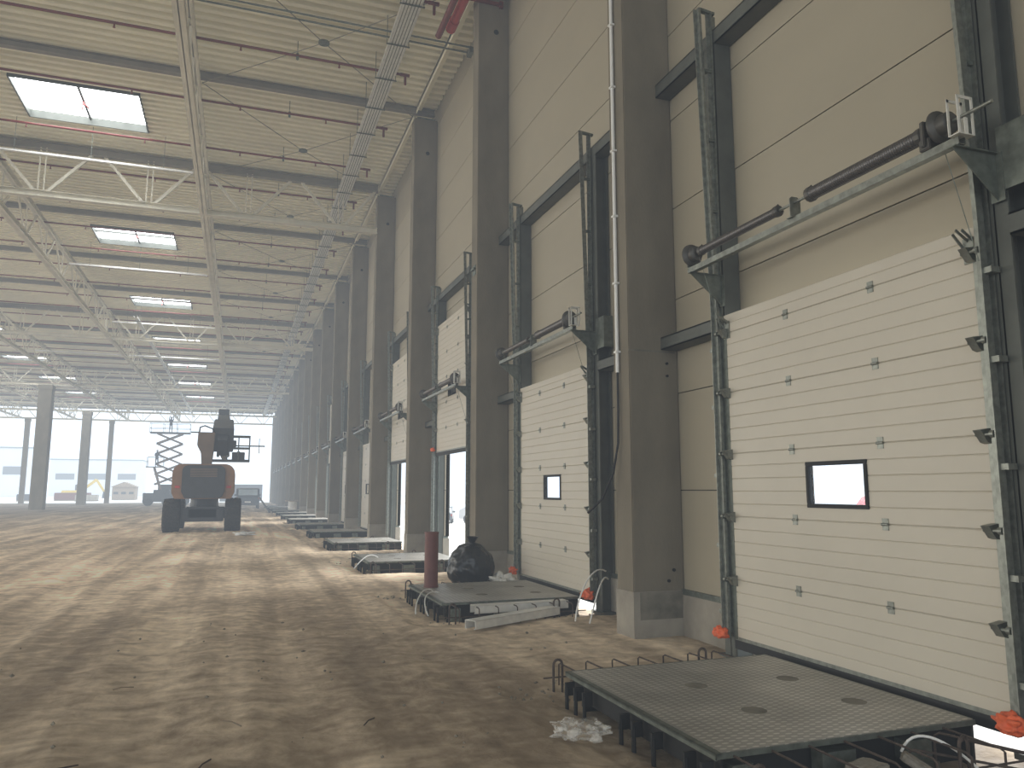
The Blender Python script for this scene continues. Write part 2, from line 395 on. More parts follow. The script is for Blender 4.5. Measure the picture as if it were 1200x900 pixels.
# ------------------------------------------------------------------ one bay's steel and door kit
def H_post(mb, y, z0, z1, w=.22, x0=XD+.02, x1=XW-.01):
    mb.box(x0, x0+.016, y-w/2, y+w/2, z0, z1); mb.box(x1-.016, x1, y-w/2, y+w/2, z0, z1); mb.box(x0, x1, y-.006, y+.006, z0, z1)
PL, PR = 1.575, -1.595      # far / near post offsets from the door centre
def make_posts(k):
    c = DC+S*k; t = []
    for nm, off, sgn in (('far', PL, 1), ('near', PR, -1)):
        p = thing('steel_door_post', '%s grey steel post on the %s side of the %s loading door' % ('tall', nm, ordn(k)), 'steel post', (0, c+off, 0), group='steel posts beside the loading doors', kind='thing')
        mb = MB(); H_post(mb, 0, .0, 6.52, .2)
        if sgn > 0: mb.box(XD+.02, XW-.01, -.103, -.09, 0, 6.52)
        mb.build('shaft', 'steel_grey', p)
        MB().box(XD-.02, XW-.035, -.16, .16, -.02, .02).build('base_plate', 'steel_grey', p)
        if sgn < 0: a_, b_ = (.08, -off-1.43)
        else: a_, b_ = (-off+1.43, -.08)
        MB().box(XD+.055, XD+.07, a_, b_, .15, 3.4).build('jamb_plate', 'galv_dark', p)
        if sgn < 0:
            MB().box(XD-.012, XD+.0, -.34, -.08, 3.62, 4.06).box(XD-.012, XW-.01, -.35, -.338, 3.62, 4.06).build('bracket_plate', 'galv_dark', p)
        t.append(p)
    y0 = c+PL+.11; y1 = COL0+S*k
    b = tag(MB().box(XD-.0, XW-.01, y0, y1, 3.31, 3.325).box(XD-.0, XD+.015, y0, y1, 3.31, 3.46).box(XD, XW-.01, y0, y1, 3.445, 3.46).build('side_rail_beam', 'beam' if 0 else 'steel_grey'),
        'short grey steel beam from the %s wall column to a door post' % ordn(k), 'steel beam', 'short steel beams between posts and columns', 'thing')
    y0 = COL0+.4+S*(k-1); y1 = c+PR-.11
    tag(MB().box(XD, XW-.01, y0, y1, 3.31, 3.325).box(XD, XD+.015, y0, y1, 3.31, 3.46).box(XD, XW-.01, y0, y1, 3.445, 3.46).build('side_rail_beam', 'steel_grey'),
        'short grey steel beam ending at the near post of the %s door' % ordn(k), 'steel beam', 'short steel beams between posts and columns', 'thing')
    y0 = COL0+.4+S*(k-1); y1 = COL0+S*k
    h = MB().box(XD+.02, XW-.01, y0, y1, 6.52, 6.535).box(XD+.02, XD+.036, y0, y1, 6.52, 6.69).box(XD+.02, XW-.01, y0, y1, 6.675, 6.69)
    tag(h.build('door_header_beam', 'steel_grey'), 'long grey steel header beam above the %s loading door' % ordn(k), 'steel beam', 'steel header beams above the doors', 'thing')

SEAMS = [.19, .77, 1.39, 2.015, 2.64, 3.26, 3.455]
DH = 1.465      # half width of a leaf
def leaf_mesh(window=True):
    mb = MB()
    def strip(y0, y1, z0, z1, s0, s1):
        # grooved profile on the inside face; s0..s1 is the section the grooves belong to
        n = max(1, round((s1-s0)/.125)); pr = [(.0, z0)]
        for i in range(1, n):
            g = s0+(s1-s0)*i/n
            if z0+.01 < g < z1-.01: pr += [(.0, g-.007), (.006, g), (.0, g+.007)]
        pr += [(.0, z1)]
        pr[0] = (.006, z0) if abs(z0-s0) < 1e-6 else (0, z0)
        if abs(z0-s0) < 1e-6: pr.insert(1, (.0, z0+.007))
        if abs(z1-s1) < 1e-6: pr[-1] = (0, z1-.007); pr.append((.006, z1))
        m = len(pr)
        vs = [(x, y0, z) for x, z in pr]+[(x, y1, z) for x, z in pr]+[(.04, y0, z0), (.04, y0, z1), (.04, y1, z0), (.04, y1, z1)]
        fs = [(i, i+1, m+i+1, m+i) for i in range(m-1)]
        b = 2*m
        fs += [(b, b+2, b+3, b+1), tuple([*range(m), b+1, b]), tuple([*range(2*m-1, m-1, -1), b+2, b+3]), (m-1, 2*m-1, b+3, b+1), (0, b, b+2, m)]
        mb.add(vs, fs)
    for i in range(6):
        a, b = SEAMS[i]+.0015, SEAMS[i+1]-.0015
        if i == 2 and window:
            wy0, wy1, wz0, wz1 = -.33, .31, 1.53, 1.865
            strip(-DH, wy0, a, b, a, b); strip(wy1, DH, a, b, a, b); strip(wy0, wy1, a, wz0, a, b); strip(wy0, wy1, wz1, b, a, b)
        else: strip(-DH, DH, a, b, a, b)
        if i: mb.box(.015, .035, -DH, DH, SEAMS[i]-.012, SEAMS[i]+.012)
    return mb
def make_door():
    t = thing('door_1', None, None, (XD, DC, 0), kind='structure')
    leaf_mesh().build('door_leaf', 'leaf', t)
    MB().box(-.003, .035, -DH, DH, .192, .225).build('bottom_profile', 'galv', t)
    MB().box(-.012, .03, -DH, DH, .11, .193).build('bottom_seal', 'rubber', t)
    wf = MB()
    y0, y1, z0, z1, e = -.36, .34, 1.50, 1.895, .035
    wf.box(-.014, .05, y0, y1, z0, z0+e).box(-.014, .05, y0, y1, z1-e, z1).box(-.014, .05, y0, y0+e, z0+e, z1-e).box(-.014, .05, y1-e, y1, z0+e, z1-e)
    w = wf.build('window_frame', 'rubber', t, bevel=.004)
    MB().box(.012, .018, y0+e, y1-e, z0+e, z1-e).build('glass_pane', 'glass', w)
    hp = None
    for z in SEAMS[1:6]:
        for y in (-.51, .51):
            if hp is None:
                hp = MB().box(-.006, 0, -.03, .03, .012, .045).box(-.006, 0, -.03, .03, -.045, -.012).cyl((-.008,-.032,0),(-.008,.032,0),.011).box(-.004,0,-.03,-.015,-.04,.04).box(-.004,0,.015,.03,-.04,.04).build('hinge', 'galv', t, loc=(0,y,z))
            else:
                h = hp.copy(); C.objects.link(h); h.location = (0,y,z)
    ro = None
    for z in SEAMS[1:6]:
        for s in (-1, 1):
            if ro is None:
                ro = MB().prism([(-.10,.03),(0,.045),(0,-.06),(-.04,-.05)], -.03, .03, 'y').cyl((-.06,-.04,.0),(-.06,.10,.0),.011).cyl((-.06,.07,0),(-.06,.10,0),.024).build('roller_bracket', 'galv', t)
                ro.location = (0, s*(DH-.04), z); ro.scale = (1, s, 1)
            else:
                h = ro.copy(); C.objects.link(h); h.location = (0, s*(DH-.04), z); h.scale = (1, s, 1)
    for s in (-1, 1):
        MB().box(-.012,0,-.04,.04,-.16,.02).bar((-.01,-.035,0),(-.12,-.05,.05),.008,.02).bar((-.01,0,0),(-.13,-.01,.06),.008,.02).bar((-.01,.035,-.05),(-.1,.04,.05),.008,.02).build('top_bracket', 'galv', t, loc=(0, s*(DH-.06), 3.36))
        MB().box(-.004, .002, -.035, .035, .2, 3.3).build('end_stile', 'galv' if s < 0 else 'galv_dark', t, loc=(.0, s*(DH-.005), 0))
    return t
STATE = [0, 0, 2.39, 2.36, 0, 0, 2.9, 2.3, .9, 0, 0, 2.4, 0, 0, 0, 0, 0]   # how far each leaf is raised
proto_door = make_door()
for k in range(NB):
    d = proto_door if k == 0 else copy_tree(proto_door, None, () if k < 6 else ('hinge', 'roller_bracket', 'top_bracket'))
    if k: d.name = 'door_%d' % (k+1)
    d.location = (XD, DC+S*k, STATE[k])
    st = 'closed' if STATE[k] == 0 else 'partly raised'
    d['label'] = '%s white sectional loading door, %s' % (st, 'the nearest one to the camera, with a small window' if k == 0 else ordn(k)+' along the wall from the camera')
    d['category'] = 'loading door'
    make_posts(k)

# ---- tracks: vertical-lift rails leaning into the hall above the leaf
def make_track(side):
    s = 1 if side == 'far' else -1
    t = thing('door_track', 'x', 'door track')
    y = s*(DH+.06)
    prof = [(4.655, .2), (4.655, 3.5), (4.565, 6.93)]
    r = MB()
    for (xa, za), (xb, zb) in zip(prof, prof[1:]):
        r.bar((xa, y, za), (xb, y, zb), .055, .03, up=(1,0,0)); r.bar((xa-.02, y+.028*s, za), (xb-.02, y+.028*s, zb), .008, .06, up=(1,0,0))
    r.build('rail', 'galv', t)
    a = MB().box(4.655, 4.70, min(y,y+.006*s), max(y,y+.006*s), .25, 6.9).box(4.700, 4.706, y-.045, y+.045, .25, 6.9)
    if s > 0: a.box(4.70, 4.80, y+.03, y+.036, 3.45, 6.9)
    a.build('mounting_angle', 'galv' if s < 0 else 'galv', t)
    MB().bar((4.565, y, 6.92), (4.76, y, 6.90), .05, .03).build('top_tie', 'galv_dark', t)
    for i, z in enumerate((4.6, 5.4, 6.2)):
        xa = 4.655-(z-3.5)/3.43*.09
        MB().box(xa, 4.70, y-.025, y+.025, z-.015, z+.015).cyl((xa+.03,y-.03,z),(xa+.03,y+.03,z),.012).build('track_bracket', 'galv_dark', t)
    for z in (.45, 1.1, 1.8, 2.5, 3.1):
        MB().box(4.62, 4.70, y+(.03*s if s>0 else -.09), y+(.09 if s>0 else -.03), z-.02, z+.02).build('fixing_clip', 'galv', t)
    return t
tf, tn = make_track('far'), make_track('near')
for k in range(NB):
    for t0, side in ((tf, 'far'), (tn, 'near')):
        t = t0 if k == 0 else copy_tree(t0, None, () if k < 7 else ('fixing_clip', 'track_bracket'))
        t.location = (0, DC+S*k, 0)
        tag(t, 'galvanised vertical lift track leaning off the wall on the %s side of the %s door' % (side, ordn(k)), 'door track', 'lift tracks of the loading doors')

# ---- torsion spring shaft with drums, springs, brackets on a steel rail
def make_shaft():
    t = thing('torsion_spring_shaft', 'x', 'spring shaft', (4.35, DC, 4.07))
    MB().cyl((0,-1.93,0),(0,1.46,0),.0127,n=10).build('shaft', 'galv', t, smooth=True)
    def drum(y, s):
        MB().lathe([(.03,-.05),(.05,-.05),(.075,-.03),(.078,.03),(.115,.05),(.118,.062),(.03,.062),(.02,.08)], (0,y,0), 'y', 24).build('cable_drum', 'castiron', t, smooth=True).scale = (1, 1, 1)
    drum(1.42, 1); drum(-1.60, -1)
    for y0, y1, r in ((.12, 1.30, .042), (-1.40, -.30, .055)):
        pr = []; nn = 54
        for i in range(nn):
            a = y0+(y1-y0)*i/nn; d = (y1-y0)/nn
            pr += [(r-.006, a), (r, a+d*.5)]
        sp = MB().lathe([(.013, y0-.001)]+pr+[(.013, y1)], (0,0,0), 'y', 18).build('spring', 'spring', t, smooth=True)
        for ye in (y0, y1):
            MB().lathe([(.015,-.03),(r*.9,-.03),(r+.008,-.02),(r+.008,.02),(r*.9,.03),(.015,.03)], (0,ye,0), 'y', 12).cyl((r+.02,ye,0),(0,ye,r+.02),.009).build('winding_cone', 'castiron', t)
    MB().prism([(-.05,-.14),(.06,-.14),(.06,.02),(.03,.05),(-.03,.05),(-.05,.03)], -.10, -.092, 'y').box(-.06,.07,-.13,-.06,-.14,-.132).build('bearing_plate', 'galv', t)
    MB().box(-.07,.08,-1.475,-1.44,-.11,.07).box(-.05,.05,-1.5,-1.41,-.13,-.05).cyl((0,-1.5,.06),(0,-1.42,.06),.03).build('break_device', 'castiron', t, bevel=.006)
    # slotted end bearing cage
    e = MB().box(-.07,-.05,-1.74,-1.735,-.13,.13).box(-.015,.015,-1.74,-1.735,-.13,-.02).box(.05,.07,-1.74,-1.735,-.13,.13).box(-.07,.07,-1.74,-1.735,.11,.13).box(-.07,.07,-1.74,-1.66,-.135,-.128)
    e.box(-.07,-.05,-1.665,-1.66,-.13,.13).box(.05,.07,-1.665,-1.66,-.13,.13).box(-.07,.07,-1.665,-1.66,.11,.13)
    e.build('end_bearing_plate', 'bright_alu', t)
    MB().box(-.05,.06,1.49,1.495,-.13,.06).build('end_bearing_plate', 'galv', t)
    rl = MB().box(-.03,.03,-1.70,1.52,-.185,-.18).box(-.03,-.025,-1.70,1.52,-.185,-.13).box(.025,.03,-1.70,1.52,-.185,-.13)
    rl.box(-.03,-.012,-1.70,1.52,-.134,-.13).box(.012,.03,-1.70,1.52,-.134,-.13)
    rl.build('mounting_rail', 'galv', t)
    for s, y in ((1, 1.46), (-1, -1.66)):
        g = MB().prism([(-.05,-.19),(.34,-.19),(.34,-.52)], y-.004, y+.004, 'y').box(-.05,.34,y-.03,y+.03,-.195,-.187).box(.332,.34,y-.05,y+.05,-.52,-.19)
        g.build('gusset_bracket', 'galv_dark', t)
        MB().cyl((0, y-s*.12, -.06),(.26, y-s*.12, -.9 if s>0 else -.9),.003).build('lift_cable', 'galv_dark', t)
    return t
sh = make_shaft()
for k in range(NB):
    t = sh if k == 0 else copy_tree(sh, None, () if k < 6 else ('winding_cone', 'lift_cable'))
    t.location = (4.35, DC+S*k, 4.07)
    tag(t, 'torsion spring shaft with two cable drums on brackets above the %s loading door' % ordn(k), 'spring shaft', 'torsion spring shafts of the doors')

# ------------------------------------------------------------------ dock levellers
def hook(mb, x, y, r=.045, h=.13, rz=0):
    pts = [(x-r*math.cos(rz), y-r*math.sin(rz), -.25)]+[(x-r*math.cos(rz)*math.cos(a), y-r*math.sin(rz)*math.cos(a), h-r+r*math.sin(a)) for a in [i*PI/8 for i in range(9)]]+[(x+r*math.cos(rz), y+r*math.sin(rz), -.25)]
    return mb.tube(pts, .011, 7)
def make_leveller():
    t = thing('dock_leveller', 'x', 'dock leveller', (0, lev_y(0), 0))
    X0, X1, HY = 2.60, 4.56, 1.06
    MB().box(X0+.045, X1, -HY+.02, HY-.02, .168, .182).build('deck_plate', 'checker', t)
    fr = MB()
    fr.box(X0, X0+.045, -HY, HY, .168, .182).box(X0, X0+.008, -HY, HY, .145, .182)
    fr.box(X0, X1, -HY, -HY+.01, .15, .182).box(X0, X1, HY-.01, HY, .15, .182)
    fr.build('edge_frame', 'galv_dark', t)
    sk = MB().box(X0+.05, X0+.062, -HY+.03, HY-.03, .0, .16).box(X0+.1, X1, -HY+.14, -HY+.152, -.12, .16).box(X0+.1, X1, HY-.152, HY-.14, -.12, .16).box(X1-.02,X1,-HY+.02,HY-.02,-.12,.16)
    sk.build('side_skirt', 'rubber', t)
    MB().box(X1+.0, X1+.05, -HY+.06, HY-.06, .15, .17).build('lip', 'galv_dark', t)
    # anchor feet under the aisle edge
    for y in (-.98, -.80, -.42, -.16, .02, .62, .78, .95):
        MB().box(X0-.05, X0+.03, y-.012, y+.012, .02, .12).cyl((X0-.035, y, -.1),(X0-.035, y, .09), .016, n=8).build('anchor_foot', 'rubber', t)
    # hair-pin bars cast out from the far and near sides
    for s in (1, -1):
        for x in (2.72, 2.98, 3.24, 3.5, 3.76, 4.02, 4.28):
            y0 = s*HY; y1 = s*(HY+.42)
            MB().tube([(x, y0-s*.02, .160), (x, y1-s*.03, .155), (x, y1, .14), (x, y1, -.1)], .0075, 6).build('anchor_bar', 'rust', t)
        for x in (2.66, 4.1):
            hook(MB(), x, s*(HY+.30), h=.21, rz=.2).build('lifting_loop', 'rust', t, smooth=True)
        MB().cyl((2.55, s*(HY+.36), .05),(4.5, s*(HY+.36), .05),.007,n=6).build('tie_bar', 'rust', t)
    for (x, y) in ((3.35,.30),(3.35,-.40),(4.15,.25),(4.15,-.45)):
        MB().cyl((x,y,.182),(x,y,.1835),.085,n=20).build('lift_eye_cover', 'stain', t)
    for a, b in ((.12,.26),(.75,1.0),(1.4,1.6)): MB().box(X0+a, X0+b, -HY+.02, -HY+.12, -.06, .10).box(X0+a, X0+b, -HY-.03, -HY+.12, -.06, -.02).build('frame_foot', 'galv_dark', t)
    return t
lv = make_leveller()
for k in range(13):
    t = lv if k == 0 else copy_tree(lv, None, () if k < 4 else ('anchor_bar', 'lifting_loop', 'lift_eye_cover', 'tie_bar'))
    t.location = (0, lev_y(k), 0)
    tag(t, 'grey chequer plate dock leveller in the dirt before the %s loading door' % ordn(k), 'dock leveller', 'dock levellers along the loading wall')

# ------------------------------------------------------------------ roof steel
def x_truss(i, Y):
    t = thing('roof_truss', 'pale lattice roof truss spanning across the hall, %s such cross truss from the camera' % ordn(i), 'roof truss', (0, Y, 0), group='cross trusses under the roof', kind='thing')
    x0, x1 = XC if i < 4 else XC, XLEFT
    MB().box(x1, x0, -.11, .11, CHZ-.10, CHZ-.085).box(x1, x0, -.11, .11, CHZ+.085, CHZ+.10).box(x1, x0, -.01, .01, CHZ-.1, CHZ+.1).build('bottom_chord', 'truss', t)
    MB().box(x1, x0, -.10, .10, 12.22, 12.24).box(x1, x0, -.10, .10, 12.46, 12.48).box(x1, x0, -.01, .01, 12.22, 12.48).build('top_chord', 'beam', t)
    xs = []; x = 2.98
    while x > x1+1: xs.append(x); x -= 3.06
    rest = MB(); n = 0
    for x in xs:
        for dx in (-1.35, 1.35):
            if x+dx > XC: dx = XC-.1-x
            if n < 22 and i < 4: MB().bar((x+dx*.12, 0, CHZ+.08), (x+dx, 0, 12.25), .07, .09).build('web_diagonal', 'truss', t); n += 1
            else: rest.bar((x+dx*.12, 0, CHZ+.08), (x+dx, 0, 12.25), .07, .09)
        if i < 4 and n < 22: MB().bar((x-.08, 0, CHZ), (x-.08, 0, 12.3), .04, .04).bar((x+.08, 0, CHZ), (x+.08, 0, 12.3), .04, .04).build('web_post', 'truss', t)
        else: rest.bar((x, 0, CHZ), (x, 0, 12.3), .05, .05)
    if rest.v: tag(rest.build('far_web', 'truss', t), kind='stuff')
    return t
XT = [COL0+.2+S*3-.2+.1, ]
XTY = [26.45, 26.45+4*S, 26.45+8*S, 26.45+12*S, YEND-.3]
for i, Y in enumerate(XTY): x_truss(i, Y)
def y_truss(j, x, i, y0, y1):
    t = thing('roof_girder', 'pale lengthwise lattice girder, %s line from the wall, %s length from the camera' % (ordn(j), ordn(i)), 'roof girder', (x, y0, 0), group='lengthwise lattice girders', kind='thing')
    L = y1-y0
    MB().box(-.11, .11, 0, L, CHZ-.10, CHZ-.085).box(-.11, .11, 0, L, CHZ+.085, CHZ+.10).box(-.01, .01, 0, L, CHZ-.1, CHZ+.1).build('bottom_chord', 'truss', t)
    MB().box(-.09, .09, 0, L, 12.0, 12.02).box(-.09, .09, 0, L, 12.2, 12.22).box(-.01, .01, 0, L, 12.0, 12.22).build('top_chord', 'truss', t)
    n = max(1, round(L/3.085)); p = L/n; rest = MB()
    for q in range(n):
        c = (q+.5)*p
        for d in (-p*.46, p*.46):
            if j < 2 and i < 3: MB().bar((0, c+d*.1, CHZ+.08), (0, c+d, 12.02), .06, .07).build('web_diagonal', 'truss', t)
            else: rest.bar((0, c+d*.1, CHZ+.08), (0, c+d, 12.02), .06, .07)
        if j < 2 and i < 3: MB().bar((0, c, CHZ), (0, c, 12.1), .05, .05).build('web_post', 'truss', t)
        else: rest.bar((0, c, CHZ), (0, c, 12.1), .05, .05)
    if rest.v: rest.build('web_lattice', 'truss', t)
for j in range(8):
    x = -1.47-6.2*j
    ys = [YBACK+.5]+XTY
    for i in range(len(ys)-1): y_truss(j, x, i, ys[i]+.12, ys[i+1]-.12)
bi = 0
for k in range(-1, NB+1):
    Y = COL0+.2+S*k
    if Y > YEND-2 or any(abs(Y-t) < 1.5 for t in XTY): continue
    bm_ = MB().box(XLEFT, XW-.05, Y-.085, Y+.085, 12.33, 12.345).box(XLEFT, XW-.05, Y-.085, Y+.085, 12.50, 12.515).box(XLEFT, XW-.05, Y-.012, Y+.012, 12.33, 12.51)
    tag(bm_.build('roof_beam', 'beam'), 'dark grey steel roof beam across the hall, %s roof beam from the camera' % ordn(bi), 'roof beam', 'cross beams under the roof deck', 'thing'); bi += 1
# bracing crosses with round centre plates
for k in range(0, 9):
    ya = COL0+.2+S*k; c = ya+S/2; xa, xb = -1.35, 4.25
    t = thing('bracing_cross', 'thin rod bracing cross with round centre plate, %s from the camera' % ordn(k), 'bracing', ((xa+xb)/2, c, 12.12), group='rod bracing crosses')
    hx, hy = (xb-xa)/2, S/2
    MB().cyl((0,0,-.02),(0,0,.02),.13,n=20).build('centre_plate', 'galv_dark', t)
    for sx, sy in ((1,1),(1,-1),(-1,1),(-1,-1)):
        MB().cyl((sx*.1,sy*.1,0),(sx*hx,sy*hy,.1),.011,n=6).build('brace_rod', 'beam', t)

# ------------------------------------------------------------------ services under the roof
PY = [15.07-3.085+3.085*i for i in range(0, 32)]
sp0 = None
for i, Y in enumerate(PY):
    if Y > YEND-1: break
    t = thing('sprinkler_pipe', '%s dark red sprinkler pipe from the camera, running across under the roof deck' % ordn(i), 'sprinkler pipe', (0, Y, 12.12), group='sprinkler pipes under the deck')
    MB().cyl((XLEFT,0,0),(3.5,0,0),.034 if i < 8 else .03,n=8).build('pipe', 'redpipe', t, smooth=True)
    MB().box(3.42,3.66,-.03,.03,-.03,.03).cyl((3.55,0,0),(3.55,0,-.26),.032,n=10).build('drop_tee', 'redpipe', t)
    if i < 14:
        for x in (1.9, -.4, -3.1, -6.2, -9.1):
            if sp0 is None: sp0 = MB().cyl((0,0,-.02),(0,0,-.11),.018,n=8).cyl((0,0,-.11),(0,0,-.12),.03,n=8).build('sprinkler_head', 'redpipe', t, loc=(x,0,0))
            else:
                h = sp0.copy(); C.objects.link(h); h.parent = t; h.location = (x,0,0)
        MB().cyl((.9,0,-.12),(.9,0,.38),.008,n=6).box(.87,.93,-.02,.02,-.1,.06).build('pipe_hanger', 'galv_dark', t)
# perforated cable tray
def tray(x0, x1, z, y0, y1, label, step, far=False):
    t = thing('cable_tray', label, 'cable tray', (0, 0, 0))
    b = MB().box(x0, x1, y0, y1, z, z+.005).box(x0, x0+.005, y0, y1, z, z+.10).box(x1-.005, x1, y0, y1, z, z+.10)
    if not far:
        nn = 6; q = MB()
        for i in range(1, nn): q.box(x0+(x1-x0)*i/nn-.008, x0+(x1-x0)*i/nn+.008, y0, y1, z-.004, z)
        q.build('perforation_lines', 'galv_dark', t)
    b.build('tray_channel', 'bright_alu', t)
    y = y0+1; pr = None
    while y < y1-1:
        if pr is None:
            pr = MB().box(x0-.06, x1+.06, -.015, .015, z-.03, z-.008).build('support_arm', 'galv_dark', t, loc=(0,y,0)); pq = MB().cyl((x0-.04,0,z-.04),(x0-.04,0,12.55),.007,n=6).build('hanger_rod', 'galv_dark', t, loc=(0,y,0)); pz = MB().cyl((x1+.04,0,z-.04),(x1+.04,0,12.55),.007,n=6).build('hanger_rod', 'galv_dark', t, loc=(0,y,0))
        else:
            for q in (pr, pq, pz):
                h = q.copy(); C.objects.link(h); h.location = (0,y,0)
        y += step
    return t
tray(2.82, 3.24, 11.85, 6, YEND-1, 'long galvanised cable tray hanging below the deck beside the wall', 3.085/2*1.02)
tray(-5.95, -5.75, 11.3, 47, YEND-2, 'narrow bright cable tray running far down the hall left of the skylights', 6.17, True)
for i, (Y, xa) in enumerate(((24.9, -14), (37.2, -7.4), (49.6, -7.4), (61.9, -14))):
    t = thing('light_trunking', 'white lighting trunking rail hung across the hall, %s from the camera' % ordn(i), 'light trunking', (0, Y, 11.45), group='white trunking rails')
    MB().box(xa, -1.75, -.05, .05, 0, .05).build('rail', 'white', t); MB().box(xa, -1.9, .06, .10, .05, .10).build('cable_duct', 'white', t)
    for x in (-2.6, -4.6, -6.6): MB().cyl((x,0,.05),(x,0,1.1),.006,n=6).build('hanger_rod', 'galv_dark', t)
# twin conduit rails and big red main
tag(MB().cyl((-1.4,16.3,12.05),(4.75,16.3,12.05),.022,n=8).cyl((-1.4,16.45,12.0),(4.75,16.45,12.0),.022,n=8).box(4.7,4.8,16.25,16.5,11.9,12.05).build('conduit_rail', 'galv_dark'), 'pair of thin grey conduits crossing under the deck near the red main pipes', 'conduit')
t = thing('fire_main_pipe', 'pair of thick bright red fire main pipes at the top of the wall', 'fire pipe', (0,0,0))
MB().cyl((4.02,8.5,11.85),(4.02,15.4,11.85),.10,n=18).build('main_pipe', 'redbright', t, smooth=True)
MB().cyl((3.78,8.5,11.72),(3.78,15.6,11.72),.07,n=18).build('side_pipe', 'redpipe', t, smooth=True)
MB().cyl((4.02,15.1,11.85),(4.02,15.45,11.85),.115,n=18).build('end_coupling', 'redbright', t, smooth=True)
MB().box(3.85,4.75,COL0+S-.07,COL0+S-.01,11.68,11.74).box(4.7,4.78,COL0+S-.07,COL0+S-.01,11.64,11.78).build('wall_bracket', 'redpipe', t)
# white conduit and loose black cable on the nearest column
t = thing('vertical_conduit', 'white plastic conduit clipped up the aisle side of the nearest column', 'conduit', (XC-.03, COL0+.24, 0))
MB().cyl((0,0,3.05),(0,0,12.1),.022,n=12).build('tube', 'white', t, smooth=True)
for z in (3.3, 4.15, 5.0, 5.85, 6.7, 7.55, 8.4): MB().box(-.03,.03,-.035,.035,z-.012,z+.012).build('clip', 'white', t)
cb = MB().tube([(XC-.03,COL0+.24,3.1),(XC-.03,COL0+.24,2.6),(XC-.04,COL0+.24,2.2),(XC-.08,COL0+.3,1.85),(XC-.18,COL0+.4,1.55),(XC-.3,COL0+.55,1.38)],.014,8)
tag(cb.build('loose_cable', 'rubber', smooth=True), 'black loose cable hanging out of the conduit on the nearest column', 'cable')
for i, k in enumerate((1,)):
    t = tag(MB().box(XC-.05, XC, COL0+S+.1, COL0+S+.3, 6.0, 6.04).box(XC-.01,XC,COL0+S+.1,COL0+S+.3,5.9,6.1).build('column_bracket', 'galv_dark'), 'small steel bracket on the aisle side of the second column', 'bracket')

# ------------------------------------------------------------------ free-standing columns in the hall
for i, (x, y, w) in enumerate(((-16.0, 75.9, 1.05), (-16.75, 100.0, .9), (-15.9, YEND-.6, .55), (-25.5, YEND-.6, .55), (-37, 75.9, 1.05), (-37, 100, .9))):
    t = thing('hall_column', ['thickest free-standing concrete column, standing far down the hall on the left', 'second free-standing column, right behind the thickest one', 'slim column at the far open end, nearest the scissor lift',
        'slim column at the far open end, left of the thickest column', 'free-standing column outside the left picture edge', 'free-standing column far outside the left edge'][i], 'column', (x, y, 0), kind='thing')
    MB().box(-w/2, w/2, -w/2, w/2, -.3, CHZ-.1).build('shaft', 'concrete', t, bevel=.03)
    MB().box(-w/2-.05, w/2+.05, -w/2-.05, w/2+.05, CHZ-.5, CHZ-.1).build('corbel_head', 'concrete', t, bevel=.03)

# ------------------------------------------------------------------ machines
def wheel(mb_t, parent, x, y, r, w, name='wheel', hub='mach_grey', axis='x'):
    n = 28; m = MB(); pr = [(r*.55,-w/2),(r*.9,-w/2),(r,-w*.38),(r,w*.38),(r*.9,w/2),(r*.55,w/2)]
    m.lathe(pr, (0,0,0), axis, n)
    for i in range(18):
        a = 2*PI*i/18
        for s in (-1, 1):
            p = Vector((s*w*.46, math.cos(a)*r*.97, math.sin(a)*r*.97)); q = Vector((s*w*.05, math.cos(a+.16)*r*1.0, math.sin(a+.16)*r*1.0))
            m.bar(p, q, .05, .05, up=(0,math.cos(a),math.sin(a)))
    o = m.build(name, 'tyre', parent, loc=(x, y, r))
    h = MB().lathe([(.05,-w*.4),(r*.5,-w*.42),(r*.56,-w*.5),(r*.56,w*.5),(r*.5,w*.42),(.05,w*.4)], (0,0,0), axis, 18).build('rim', hub, o, smooth=True)
    return o
